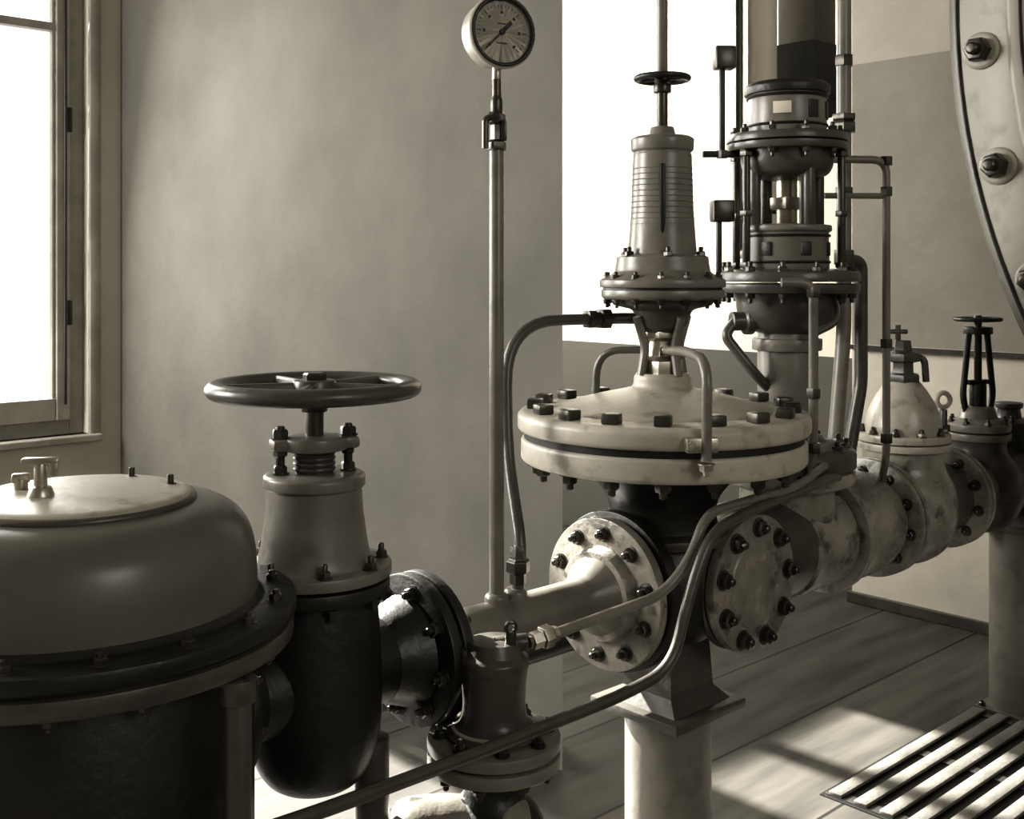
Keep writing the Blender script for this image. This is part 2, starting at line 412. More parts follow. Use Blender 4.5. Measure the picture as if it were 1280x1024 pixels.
A=Asm("impulse_pipe",(0.1,2.45,1.395))
p=A.part("pipe",M_mid)
p.tube([(0.30,2.535,1.395),(0.235,2.53,1.395),(-0.0136,2.38,1.395),(-0.010,2.33,1.12),(0.019,2.225,0.95),(0.0105,2.227,0.865)],0.0125,16,0.135)
p=A.part("unions",M_bolt)
p.lathe([(0,0),(0.022,0),(0.022,0.02),(0.017,0.024),(0.017,0.034),(0.024,0.036),(0.024,0.06),(0,0.06)],(0.165,2.490,1.395),Vector((0.15,0.09,0)),6,0.001)
p.lathe([(0,0),(0.017,0),(0.017,0.02),(0.024,0.024),(0.024,0.045),(0.018,0.05),(0.016,0.075),(0,0.075)],(0.012,2.228,0.880),ZA,6,0.001)
A.done()
A=Asm("neck_tubing",(0.35,2.45,1.33))
p=A.part("tube_left",M_mid); p.tube([(0.195,2.62,1.19),(0.200,2.62,1.318),(0.32,2.56,1.322)],0.009,12,0.07)
p=A.part("tube_right",M_grey); p.tube([(0.344,2.50,1.325),(0.365,2.33,1.335),(0.382,2.190,1.325),(0.380,2.190,1.13)],0.0105,14,0.06)
p=A.part("bracket",M_steel); p.box((0.372,2.198,1.160),(0.065,0.022,0.030),rot=0.1,bev=0.004); p.bolt((0.350,2.190,1.16),-Vector((0,1,0)),0.010,0.01,0.006); p.bolt((0.38,2.190,1.125),-ZA,0.014,0.016,0.01)
A.done()

A=Asm("drain_tubing",(0.2,2.1,0.9))
p=A.part("upper_tube",M_grey)
p.tube([(0.030,1.985,0.843),(0.10,2.03,0.852),(0.290,2.150,0.880),(0.350,2.190,0.94),(0.385,2.225,1.020),(0.63,2.46,1.030),(0.80,2.80,1.030),(0.83,2.93,0.93)],0.0100,14,0.09)
p=A.part("lower_tube",M_mid)
p.tube([(-0.36,1.51,0.738),(-0.263,1.60,0.733),(-0.051,1.80,0.728),(0.203,2.03,0.734),(0.300,2.10,0.757),(0.338,2.13,0.89),(0.385,2.17,0.995),(0.474,2.27,1.012),(0.795,2.72,1.010),(0.85,2.93,0.92)],0.0110,14,0.08)
p=A.part("tube_union",M_steel)
p.lathe([(0,0),(0.016,0),(0.016,0.02),(0.021,0.022),(0.021,0.04),(0.014,0.045),(0.014,0.055),(0,0.055)],(0.035,1.988,0.844),Vector((0.07,0.045,0.009)),6,0.001)
A.done()

# ================================================================== small valve in front
B=Vector((-0.032,1.98,0)); A=Asm("drain_valve",B)
p=A.part("body",M_mid)
p.lathe(smooth_prof([(0.085,0.69),(0.062,0.71),(0.056,0.74),(0.058,0.78),(0.060,0.80)],5)+[(0.062,0.805),(0.062,0.82),(0.05,0.828),(0.045,0.85),(0,0.852)],B,n=48,bev=0.003)
p=A.part("collar",M_cream); p.lathe([(0,0.688),(0.075,0.688),(0.075,0.700),(0.06,0.704)],B,n=48)
p=A.part("flanges",M_grey)
p.lathe([(0,0.684),(0.118,0.684),(0.118,0.662),(0,0.662)],B,n=64,bev=0.004)
p.lathe([(0,0.656),(0.118,0.656),(0.118,0.634),(0.10,0.626),(0,0.626)],B,n=64,bev=0.004)
p=A.part("flange_bolts",M_bolt); p.ring(B+ZA*0.684,ZA,0.096,8,0.011,0.012,0.01,0.2); p.ring(B+ZA*0.628,-ZA,0.096,8,0.011,0.012,0.01,0.2)
p=A.part("elbow",M_mid)
p.tube([B+ZA*0.825+Vector((0.03,0.0,0)),B+ZA*0.825+Vector((-0.065,-0.0,0.0)),B+Vector((-0.10,0.09,0.815))],0.020,18,0.03)
p.lathe([(0,0),(0.026,0),(0.026,0.02),(0,0.02)],B+ZA*0.825+Vector((-0.055,0,0)),Vector((-1,0.1,0)),24)
p.cyl(B+ZA*0.84,B+ZA*0.845+Vector((0.06,0.005,0)),0.015)
p=A.part("vent_screw",M_bolt)
q=B+Vector((0.030,-0.02,0.85)); p.cyl(q-ZA*0.01,q+ZA*0.02,0.010); p.torus(q+ZA*0.028,Vector((0.3,-1,0)),0.009,0.004,n=20,m=8)
p=A.part("lower_body",M_dark)
p.lathe(smooth_prof([(0.065,0.635),(0.052,0.61),(0.055,0.58),(0.085,0.54),(0.095,0.49),(0.075,0.44),(0.05,0.40)],5)+[(0.05,0.02),(0.09,0.02),(0.09,0),(0,0)],B,n=48,bev=0)
p=A.part("strainer_casing",M_mott)
q=B+Vector((-0.09,-0.02,0.50)); p.lathe(smooth_prof([(0.0,-0.16),(0.07,-0.15),(0.09,-0.11),(0.075,-0.06),(0.08,0.0),(0.07,0.08),(0.0,0.09)],5),q,Vector((-1,-0.15,0)),48,0)
A.done()

# ================================================================== support columns
def column(t, top, name, plate=0.30):
    o=S(t,0); A=Asm(name,o)
    p=A.part("post",M_grey); p.cyl(o+ZA*0.012,o+ZA*(top-0.03),0.098,n=64,bev=0.002)
    p=A.part("base_plate",M_mid); p.box(o+ZA*0.008,(plate,plate,0.016),bev=0.003)
    b=A.part("base_bolts",M_bolt)
    for i in (-1,1):
        for j in (-1,1): b.bolt(o+U*plate*.41*i+V*plate*.41*j+ZA*0.016,ZA,0.011,0.012,0.006)
    p=A.part("cap_plate",M_mid); p.box(o+ZA*(top-0.022),(0.25,0.25,0.022),bev=0.003)
    p=A.part("saddle",M_mid)
    z0=top-0.012; z1=PZ-0.085
    base=len(p.v)
    for (hx,hy,z) in ((0.10,0.10,z0),(0.075,0.07,z0+0.03),(0.065,0.06,z1),(0.09,0.09,z1+0.02)):
        for sx,sy in ((-1,-1),(1,-1),(1,1),(-1,1)):
            p.v.append(o+U*hx*sx+V*hy*sy+ZA*z)
    for i in range(3):
        for k in range(4):
            l=(k+1)%4; p.f.append((base+i*4+k,base+i*4+l,base+(i+1)*4+l,base+(i+1)*4+k))
    p.f.append((base+3,base+2,base+1,base)); p.f.append((base+12,base+13,base+14,base+15))
    A.done()
column(0.0,0.545,"pipe_support_column")
column(1.885,0.66,"pipe_support_column",0.22)

# ================================================================== REGULATOR 2
Q=S(0.478,0); A=Asm("pressure_reducing_regulator",Q)
p=A.part("base_body",M_mott)
p.lathe([(0,0.80),(0.12,0.86),(0.12,0.95),(0.165,0.965),(0.170,0.975),(0.170,1.00),(0,1.0)],Q,n=72,bev=0.006)
p=A.part("base_ring",M_mid)
p.lathe([(0,1.005),(0.172,1.005),(0.172,1.045),(0.15,1.06),(0.10,1.07),(0.062,1.10)],Q,n=72,bev=0.005)
p=A.part("base_bolts",M_bolt); p.ring(Q+ZA*1.052,ZA,0.145,12,0.013,0.016,0.012)
p=A.part("column_tube",M_grey); p.cyl(Q+ZA*1.06,Q+ZA*1.345,0.074,n=48)
p.lathe([(0,1.30),(0.088,1.30),(0.088,1.33),(0,1.335)],Q,n=48)
p=A.part("side_port",M_mid)
p.lathe([(0,0),(0.024,0),(0.024,0.03),(0.034,0.035),(0.034,0.055),(0.02,0.06),(0.02,0.12),(0,0.12)],Q+ZA*1.375+Vector((-0.15,-0.04,0)),Vector((1,0.2,0)),24,0.002)
p.tube([Q+ZA*1.375+Vector((-0.14,-0.04,0)),Q+ZA*1.34+Vector((-0.17,-0.05,0)),Q+ZA*1.25+Vector((-0.10,-0.06,0)),Q+ZA*1.20+Vector((-0.05,-0.03,0))],0.013,12,0.03)
p=A.part("lower_bowl",M_mid)
p.lathe(smooth_prof([(0.04,1.34),(0.090,1.350),(0.122,1.385),(0.130,1.43)],5)+[(0.135,1.445),(0,1.447)],Q,n=64,bev=0)
p=A.part("diaphragm_flange",M_mid)
p.lathe([(0,1.447),(0.180,1.447),(0.183,1.470),(0,1.47)],Q,n=80,bev=0.004)
p.lathe([(0,1.476),(0.183,1.476),(0.180,1.500),(0.12,1.508),(0,1.51)],Q,n=80,bev=0.004)
p=A.part("flange_bolts",M_bolt); p.ring(Q+ZA*1.50,ZA,0.16,12,0.012,0.014,0.012); p.ring(Q+ZA*1.448,-ZA,0.16,12,0.012,0.014,0.012)
p=A.part("spring_barrel",M_grey)
p.lathe([(0,1.505),(0.106,1.505),(0.104,1.60),(0.112,1.604),(0.112,1.618),(0.08,1.622),(0,1.622)],Q,n=64,bev=0.003)
p=A.part("barrel_bands",M_dark)
for z in (1.525,1.592): p.torus(Q+ZA*z,ZA,0.1055,0.004,n=56,m=6)
for a in (-2.3,-1.35,-0.5):
    d=Vector((math.cos(a),math.sin(a),0)); p.box(Q+d*0.102+ZA*1.558,(0.012,0.028,0.035),rot=a,bev=0.002)
p=A.part("yoke_rods",M_mid)
for k in range(4):
    a=k*math.pi/2+0.35; d=Vector((math.cos(a),math.sin(a),0))*0.095
    p.cyl(Q+d+ZA*1.615,Q+d+ZA*1.80,0.0155,n=16)
p.box(Q+Vector((0.03,-0.085,1.70)),(0.038,0.018,0.21),rot=0.1,bev=0.004)
p=A.part("tie_rods",M_bolt)
for a in (-0.35,0.9,2.6,3.65):
    d=Vector((math.cos(a),math.sin(a),0))*0.135
    p.cyl(Q+d+ZA*1.50,Q+d+ZA*1.81,0.010,n=14)
    for z in (1.51,1.64,1.79): p.cyl(Q+d+ZA*z,Q+d+ZA*(z+0.014),0.017,n=6)
p=A.part("spindle",M_steel); p.cyl(Q+ZA*1.61,Q+ZA*1.78,0.026); p.cyl(Q+ZA*1.66,Q+ZA*1.69,0.046,n=6)
p=A.part("upper_bowl",M_mid)
p.lathe(smooth_prof([(0.03,1.735),(0.090,1.742),(0.113,1.765),(0.118,1.81)],5)+[(0,1.812)],Q,n=64,bev=0)
p=A.part("upper_flange",M_mid)
p.lathe([(0,1.808),(0.150,1.808),(0.153,1.826),(0,1.826)],Q,n=72,bev=0.003)
p.lathe([(0,1.830),(0.153,1.830),(0.150,1.850),(0.10,1.856),(0,1.856)],Q,n=72,bev=0.003)
p=A.part("upper_flange_bolts",M_bolt); p.ring(Q+ZA*1.85,ZA,0.132,10,0.011,0.013,0.01); p.ring(Q+ZA*1.808,-ZA,0.132,10,0.011,0.013,0.01)
p=A.part("cap_cylinder",M_grey)
p.lathe([(0,1.85),(0.100,1.85),(0.098,1.955),(0,1.955)],Q,n=64,bev=0.003)
p=A.part("cap_bands",M_dark)
for z in (1.872,1.945): p.torus(Q+ZA*z,ZA,0.0995,0.004,n=56,m=6)
for a in (-1.1,-0.4): d=Vector((math.cos(a),math.sin(a),0)); p.box(Q+d*0.096+ZA*1.908,(0.012,0.030,0.045),rot=a,bev=0.002)
p=A.part("label_plate",M_dial); p.box(Q+Vector((-0.034,-0.094,1.910)),(0.045,0.006,0.03),rot=-0.33,bev=0.001)
p=A.part("cap_lid",M_dark); p.lathe([(0,1.952),(0.108,1.952),(0.109,1.972),(0.098,1.982),(0,1.984)],Q,n=64,bev=0.003)
p=A.part("lever_arms",M_dark)
p.box(Q+Vector((-0.17,-0.02,1.80)),(0.10,0.016,0.016),rot=0,bev=0.003)
p.box(Q+Vector((-0.16,-0.02,1.485)),(0.10,0.016,0.016),rot=0,bev=0.003)
p.cyl(Q+Vector((-0.17,-0.02,1.80)),Q+Vector((-0.17,-0.02,2.03)),0.0075,n=12)
p.cyl(Q+Vector((-0.178,-0.02,1.485)),Q+Vector((-0.178,-0.02,1.64)),0.0075,n=12)
p.lathe([(0,0),(0.015,0),(0.015,0.02),(0,0.02)],Q+Vector((-0.17,-0.02,1.79)),ZA,6,0.001)
p=A.part("limit_switches",M_bolt)
p.box(Q+Vector((-0.165,-0.02,2.045)),(0.052,0.045,0.058),rot=0.1,bev=0.005)
p.box(Q+Vector((-0.17,-0.02,1.655)),(0.056,0.045,0.055),rot=0.1,bev=0.005)
A.done()

A=Asm("regulator_tubing",(0.9,2.9,1.5))
p=A.part("front_tube",M_grey); p.tube([(0.64,2.66,1.475),(0.716,2.66,1.475),(0.716,2.66,1.15),(0.722,2.70,0.99)],0.0115,14,0.04)
p=A.part("hook_tube",M_mid); p.tube([(0.80,2.78,1.46),(0.81,2.76,1.38),(0.74,2.74,1.35)],0.009,12,0.04)
p=A.part("loop_tube",M_grey); p.tube([(0.84,2.93,1.795),(0.986,2.95,1.795),(0.986,2.95,1.02),(1.03,3.14,0.88)],0.0105,14,0.04)
p.tube([(0.82,2.94,1.70),(0.986,2.95,1.70)],0.008,10)
p=A.part("unions",M_bolt)
for z in (1.70,1.78,1.30,1.05): p.lathe([(0,0),(0.017,0),(0.017,0.024),(0,0.024)],(0.986,2.95,z),ZA,6,0.001)
for z in (1.44,1.20,1.07): p.lathe([(0,0),(0.018,0),(0.018,0.024),(0,0.024)],(0.716,2.66,z),ZA,6,0.001)
A.done()

A=Asm("riser_pipe",(0.904,3.05,2.5))
p=A.part("pipe",M_grey); p.tube([(0.904,3.05,4.6),(0.904,3.05,1.34),(0.86,3.02,0.90)],0.020,20,0.06)
p=A.part("branch",M_mid); p.tube([(0.91,3.06,1.53),(0.963,3.09,1.53),(0.963,3.09,1.19),(0.92,3.06,1.0)],0.018,18,0.03)
p=A.part("unions",M_bolt)
p.lathe([(0,0),(0.034,0),(0.034,0.025),(0.028,0.03),(0.034,0.034),(0.034,0.05),(0,0.05)],(0.904,3.05,1.88),ZA,6,0.002)
p.lathe([(0,0),(0.030,0),(0.030,0.04),(0,0.04)],(0.904,3.05,1.52),ZA,6,0.002)
for z in (1.70,2.06): p.lathe([(0,0),(0.026,0),(0.026,0.03),(0,0.03)],(0.904,3.05,z),ZA,6,0.002)
A.done()
A=Asm("ventilation_duct",(1.053,4.0,3.0))
p=A.part("duct",M_grey); p.box((1.053,4.0,3.45),(0.145,0.145,2.30),bev=0.004)
p=A.part("duct_hood",M_dark)
base=len(p.v)
for hx,z in ((0.075,2.31),(0.105,2.16),(0.105,2.10),(0.06,2.05)):
    for sx,sy in ((-1,-1),(1,-1),(1,1),(-1,1)): p.v.append(Vector((1.053,4.0,z))+U*hx*sx+V*hx*sy)
for i in range(3):
    for k in range(4):
        l=(k+1)%4; p.f.append((base+i*4+k,base+i*4+l,base+(i+1)*4+l,base+(i+1)*4+k))
p.f.append((base+12,base+13,base+14,base+15))
A.done()
A=Asm("standpipe",(0.864,3.9,2.0))
p=A.part("pipe",M_pale); p.tube([(0.872,3.9,4.6),(0.872,3.9,1.40),(0.730,2.96,1.40)],0.050,28,0.14)
p=A.part("small_pipe",M_mid); p.tube([(0.795,3.92,4.6),(0.795,3.92,1.56),(0.725,2.97,1.56)],0.014,16,0.06)
p=A.part("clamps",M_dark)
for z in (1.7,2.6,3.6): p.cyl((0.872,3.9,z),(0.872,3.9,z+0.04),0.060)
p=A.part("bracket_arm",M_dark); p.box((0.84,3.9,2.62),(0.12,0.03,0.03),rot=0)
A.done()

# ================================================================== CHECK VALVE
K=S(1.080,0); A=Asm("check_valve",K)
M_chk=mat("check_valve_paint",g3(.40),g3(.28),rough=0.33,scale=7,bump=0.2,spot=0.4)
p=A.part("body",M_mott)
p.lathe(smooth_prof([(0.115,0.985),(0.118,0.93),(0.145,0.87),(0.150,0.79),(0.125,0.71),(0.06,0.66),(0,0.655)],5),K,n=64,bev=0)
p=A.part("end_flanges",M_mott); b=A.part("end_bolts",M_bolt)
flange_pair(p,b,S(0.90),U,0.165,0.02,0.006,10,0.013)
p=A.part("bonnet_flange",M_chk)
p.lathe([(0,0.985),(0.132,0.985),(0.132,1.005),(0,1.005)],K,n=64,bev=0.003); p.lathe([(0,1.009),(0.132,1.009),(0.132,1.030),(0,1.034)],K,n=64,bev=0.003)
b.ring(K+ZA*1.03,ZA,0.115,10,0.011,0.013,0.01)
p=A.part("bonnet_dome",M_chk)
p.lathe(smooth_prof([(0.108,1.03),(0.108,1.055),(0.096,1.10),(0.072,1.145),(0.050,1.175)],5)+[(0.045,1.18),(0,1.18)],K,n=64,bev=0)
p=A.part("top_fittings",M_mid)
p.lathe([(0,1.178),(0.050,1.178),(0.050,1.20),(0.032,1.205),(0.032,1.235),(0.050,1.24),(0.050,1.262),(0.028,1.27),(0.024,1.30),(0,1.30)],K,n=6,bev=0.002)
p.tube([K+ZA*1.25+Vector((-0.01,0,0)),K+ZA*1.25+Vector((0.055,-0.02,0)),K+ZA*1.18+Vector((0.06,-0.02,0))],0.010,12,0.02)
p.cyl(K+ZA*1.30+Vector((-0.015,0,0)),K+ZA*1.345+Vector((-0.015,0,0)),0.008); p.cyl(K+ZA*1.325+Vector((-0.04,0,0)),K+ZA*1.325+Vector((0.012,0,0)),0.007)
A.done()

q=S(1.33,0); A=Asm("air_cock",q+ZA*0.95)
p=A.part("stem",M_mid); p.cyl(q+ZA*0.93,q+ZA*1.075,0.012); p.lathe([(0,0),(0.022,0),(0.022,0.02),(0,0.02)],q+ZA*1.01,ZA,6,0.001)
p=A.part("ring_handle",M_cream); p.torus(q+ZA*1.105,Vector((0.2,-1,0)),0.022,0.008,n=32,m=10)
A.done()

# ================================================================== GLOBE VALVE
D=S(1.567,0); A=Asm("globe_valve",D)
p=A.part("body",M_mid)
p.lathe(smooth_prof([(0.088,0.965),(0.09,0.92),(0.13,0.86),(0.14,0.79),(0.11,0.71),(0.05,0.67),(0,0.665)],5),D,n=56,bev=0)
p=A.part("bonnet_flange",M_grey)
p.lathe([(0,0.962),(0.10,0.962),(0.10,0.985),(0,0.985)],D,n=56,bev=0.003); p.lathe([(0,0.99),(0.10,0.99),(0.10,1.012),(0.06,1.03),(0.05,1.065),(0,1.07)],D,n=56,bev=0.003)
b=A.part("bonnet_bolts",M_bolt); b.ring(D+ZA*1.012,ZA,0.085,8,0.011,0.013,0.01)
p=A.part("yoke",M_dark)
d=Vector((0.96,0.28,0)).normalized()
for sg in (-1,1):
    p.tube([D+d*0.045*sg+ZA*1.05,D+d*0.058*sg+ZA*1.10,D+d*0.034*sg+ZA*1.31],0.010,12,0.04)
p.cyl(D+ZA*1.300,D+ZA*1.322,0.045)
p.cyl(D+ZA*1.06,D+ZA*1.14,0.026); p.box(D+ZA*1.145,(0.09,0.03,0.014),rot=0.3)
p=A.part("stem",M_bolt); p.cyl(D+ZA*1.10,D+ZA*1.36,0.012)
p=A.part("handwheel",M_dark); h=A.part("wheel_nut",M_bolt); handwheel(p,h,D+ZA*1.347,0.075,0.008,4,0.02,0.0,stud=0)
A.done()

E=S(1.80,0); A=Asm("isolating_cock",E)
p=A.part("body",M_mid); p.lathe([(0,0.88),(0.06,0.88),(0.06,0.96),(0.085,0.965),(0.085,1.0),(0.04,1.01),(0.035,1.04),(0.045,1.045),(0.045,1.06),(0,1.065)],E,n=32,bev=0.003)
p=A.part("bolts",M_bolt); p.ring(E+ZA*1.0,ZA,0.068,6,0.010,0.012,0.01)
A.done()

# ================================================================== BIG BOLTED CASING (right)
cu,cv,cz,CR=3.20,-0.705,2.28,2.25
H=W(cu,cv,cz); A=Asm("turbine_casing",W(cu,cv,0))
ax=-U
p=A.part("end_cover",M_case)
p.lathe([(0,0.02),(1.60,0.02),(1.67,0.05),(1.93,0.05),(1.945,0.035),(1.96,0.05),(1.99,0.05),(2.005,0.035),(2.02,0.045),(2.06,0.045),(2.075,0.03),(2.215,0.03),(2.215,0.0),(0,0.0)],H,ax,220,0.004)
p=A.part("outer_flange",M_grey)
p.lathe([(2.0,-0.07),(CR,-0.07),(CR,0.012),(2.215,0.016),(2.0,0.016)],H,ax,220,0.004)
p=A.part("groove_rings",M_dark)
p.torus(H+ax*0.031,ax,2.217,0.006,n=220,m=8); p.torus(H+ax*0.046,ax,2.03,0.005,n=220,m=8); p.torus(H+ax*0.05,ax,1.955,0.005,n=220,m=8)
p.torus(H-ax*0.07,ax,2.25,0.008,n=220,m=8)
p=A.part("casing_barrel",M_mid)
p.lathe([(0,-0.55),(1.85,-0.55),(1.98,-0.5),(1.98,-0.05),(0,-0.05)],H,ax,160,0.01)
p=A.part("cover_bolts",M_bolt); wz=A.part("bolt_washers",M_case)
for k in range(40):
    a=math.radians(-3.9+9.0*k)
    q=H+V*(2.150*math.cos(a))+ZA*(2.150*math.sin(a))+ax*0.03
    wz.lathe([(0,0),(0.054,0),(0.054,0.006),(0.046,0.012),(0,0.012)],q,ax,24,0.002)
    p.lathe([(0,0.008),(0.036,0.008),(0.036,0.040),(0.030,0.048),(0,0.048)],q,ax,6,0.001,phase=k)
    p.lathe([(0,0.04),(0.018,0.04),(0.018,0.064),(0.012,0.070),(0,0.070)],q,ax,14,0.001)
p=A.part("pedestal",M_dark)
p.box(W(cu+0.30,cv,0.35),(0.45,2.2,0.70),bev=0.01)
A.done()

# ================================================================== slatted floor grating
A=Asm("slatted_floor_grating",W(3.22,1.35,0))
p=A.part("slats",mat("grating_wood",g3(.13),g3(.07),rough=0.7,scale=8,bump=0.4))
for k in range(15):
    v=0.62+k*0.078; p.box(W(3.30,v,0.012),(0.92,0.040,0.010),bev=0.002)
p=A.part("bearers",M_dark)
for u in (2.86,3.30,3.74): p.box(W(u,1.17,0.0045),(0.04,1.15,0.007),bev=0.001)
p=A.part("gap_shade_sheet",M_black); p.box(W(3.30,1.17,0.0015),(0.94,1.17,0.003),bev=0)  # black sheet added as the dark shade in the gaps between slats
A.done()

# ================================================================== ROOM
HT=4.6
def wmat(name, bands, rough=0.85, mott=0.12, scale=1.6):
    m=bpy.data.materials.new(name); m.use_nodes=True
    bands=[(z,tint(c)) for z,c in bands]
    nt=m.node_tree; N=nt.nodes; L=nt.links; b=N["Principled BSDF"]
    tc=N.new("ShaderNodeTexCoord"); sx=N.new("ShaderNodeSeparateXYZ"); L.new(tc.outputs["Object"],sx.inputs[0])
    mr=N.new("ShaderNodeMath"); mr.operation='DIVIDE'; mr.inputs[1].default_value=5.0; L.new(sx.outputs[2],mr.inputs[0])
    r=N.new("ShaderNodeValToRGB"); r.color_ramp.interpolation='CONSTANT'
    els=r.color_ramp.elements
    els[0].position=0; els[0].color=(*bands[0][1],1)
    els[1].position=min(1,bands[0][0]/5.0); els[1].color=(*(bands[1][1] if len(bands)>1 else bands[0][1]),1)
    for i in range(2,len(bands)):
        e=els.new(bands[i-1][0]/5.0); e.color=(*bands[i][1],1)
    L.new(mr.outputs[0],r.inputs["Fac"])
    n1=N.new("ShaderNodeTexNoise"); n1.inputs["Scale"].default_value=scale; n1.inputs["Detail"].default_value=9; n1.inputs["Roughness"].default_value=0.6
    L.new(tc.outputs["Object"],n1.inputs["Vector"])
    m2=N.new("ShaderNodeMapRange"); m2.inputs[1].default_value=0.3; m2.inputs[2].default_value=0.7
    m2.inputs[3].default_value=1-mott*1.6; m2.inputs[4].default_value=1+mott; L.new(n1.outputs["Fac"],m2.inputs[0])
    mx=N.new("ShaderNodeVectorMath"); mx.operation='SCALE'; L.new(r.outputs["Color"],mx.inputs[0]); L.new(m2.outputs[0],mx.inputs["Scale"])
    L.new(mx.outputs[0],b.inputs["Base Color"]); b.inputs["Roughness"].default_value=rough
    n2=N.new("ShaderNodeTexNoise"); n2.inputs["Scale"].default_value=22; n2.inputs["Detail"].default_value=6; L.new(tc.outputs["Object"],n2.inputs["Vector"])
    bp=N.new("ShaderNodeBump"); bp.inputs["Strength"].default_value=0.3; bp.inputs["Distance"].default_value=0.006
    L.new(n2.outputs["Fac"],bp.inputs["Height"]); L.new(bp.outputs["Normal"],b.inputs["Normal"])
    return m
M_wgrey=wmat("grey_distemper",[(5,g3(0.098))],mott=0.16,scale=1.6)
M_wwhite=wmat("whitewash",[(1.08,g3(0.10)),(5,g3(0.80))],mott=0.03)
M_wpier=wmat("pier_paint",[(1.16,g3(0.66)),(2.43,g3(0.30)),(5,g3(0.48))],mott=0.14)
M_wwin=wmat("window_wall_plaster",[(5,g3(0.50))],mott=0.08)
M_wood=mat("painted_window_wood",g3(0.30),g3(0.20),rough=0.5,scale=5,bump=0.3)
M_ceil=wmat("ceiling_plaster",[(5,g3(0.25))])

def uvobj(name, boxes, m, bev=0.0, splay=None):
    me=bpy.data.meshes.new(name); bm=bmesh.new()
    for (u0,u1,v0,v1,z0,z1) in boxes:
        r=bmesh.ops.create_cube(bm,size=1)
        for v in r['verts']:
            s = splay if (splay and v.co.x>0 and v.co.y<0) else 0
            v.co=Vector(((u0+u1)/2+v.co.x*(u1-u0),(v0+v1)/2+v.co.y*(v1-v0)+s,(z0+z1)/2+v.co.z*(z1-z0)))
    if bev>0: bmesh.ops.bevel(bm,geom=list(bm.edges),offset=bev,segments=2,affect='EDGES',profile=0.5)
    bm.to_mesh(me); bm.free(); me.materials.append(m)
    ob=bpy.data.objects.new(name,me); ob.rotation_euler=(0,0,ROT); scene.collection.objects.link(ob); return ob

WV=5.5; u0r,u1r,v0r=-3.0,4.756,-4.0
w1=(0.75,2.235,0.70,3.10)
w2=(2.62,3.48,1.74,2.55)
w3=(-2.2,-0.2,0.9,3.2)
uvobj("wall_left",[
 (u0r-.2,w3[0],WV,WV+.25,0,HT),(w3[0],w3[1],WV,WV+.25,0,w3[2]),(w3[0],w3[1],WV,WV+.25,w3[3],HT),
 (w3[1],w1[0],WV,WV+.25,0,HT),
 (w1[0],w1[1],WV,WV+.25,0,w1[2]),(w1[0],w1[1],WV,WV+.25,w1[3],HT),
 (w1[1],w2[0],WV,WV+.25,0,HT),(w2[0],w2[1],WV,WV+.25,0,w2[2]),(w2[0],w2[1],WV,WV+.25,w2[3],HT),
 (w2[1],u1r+.2,WV,WV+.25,0,HT)],M_wwin)
uvobj("wall_back",[(2.40,2.55,2.365,WV,0,HT)],M_wgrey,splay=0.24)
uvobj("wall_far",[(u1r,u1r+.2,v0r-.2,WV,0,HT)],M_wwhite)
uvobj("wall_pier",[(4.60,u1r,v0r,2.685,0,HT)],M_wpier)
uvobj("wall_right",[(u0r-.2,u1r,v0r-.2,v0r,0,HT)],M_wwin)
uvobj("wall_front",[(u0r-.2,u0r,v0r,WV,0,HT)],M_wwin)
uvobj("ceiling",[(u0r-.2,u1r+.2,v0r-.2,WV+.25,HT,HT+.15)],M_ceil)
uvobj("baseboard_right",[(4.575,4.60,v0r,2.70,0.0,0.05)],M_mid,0.004)
uvobj("trim_1",[(4.585,4.60,v0r,2.69,1.15,1.170)],M_mid)

mf=bpy.data.materials.new("worn_floor_boards"); mf.use_nodes=True
nt=mf.node_tree; N=nt.nodes; L=nt.links; b=N["Principled BSDF"]
tc=N.new("ShaderNodeTexCoord"); mp=N.new("ShaderNodeMapping"); L.new(tc.outputs["Object"],mp.inputs[0])
mp.inputs["Location"].default_value=(0.6,-0.42,0)
br=N.new("ShaderNodeTexBrick"); L.new(mp.outputs[0],br.inputs["Vector"])
br.inputs["Scale"].default_value=1.0; br.inputs["Brick Width"].default_value=30.0; br.inputs["Row Height"].default_value=0.42
br.inputs["Mortar Size"].default_value=0.006; br.inputs["Mortar Smooth"].default_value=0.2
for nm,x in (("Color1",0.062),("Color2",0.046),("Mortar",0.006)): br.inputs[nm].default_value=(*tint(g3(x)),1)
n1=N.new("ShaderNodeTexNoise"); n1.inputs["Scale"].default_value=5; n1.inputs["Detail"].default_value=9
mp2=N.new("ShaderNodeMapping"); mp2.inputs["Scale"].default_value=(0.35,2.2,1); L.new(tc.outputs["Object"],mp2.inputs[0])
L.new(mp2.outputs[0],n1.inputs["Vector"])
m2=N.new("ShaderNodeMapRange"); m2.inputs[1].default_value=0.3; m2.inputs[2].default_value=0.7; m2.inputs[3].default_value=0.5; m2.inputs[4].default_value=1.45
L.new(n1.outputs["Fac"],m2.inputs[0])
mx=N.new("ShaderNodeVectorMath"); mx.operation='SCALE'; L.new(br.outputs["Color"],mx.inputs[0]); L.new(m2.outputs[0],mx.inputs["Scale"])
L.new(mx.outputs[0],b.inputs["Base Color"]); b.inputs["Roughness"].default_value=0.6
b.inputs["Specular IOR Level"].default_value=0.3
bp=N.new("ShaderNodeBump"); bp.inputs["Strength"].default_value=0.3; bp.inputs["Distance"].default_value=0.01
L.new(n1.outputs["Fac"],bp.inputs["Height"]); L.new(bp.outputs["Normal"],b.inputs["Normal"])
uvobj("floor",[(u0r-.2,u1r+.2,v0r-.2,WV+.25,-0.15,0)],mf)

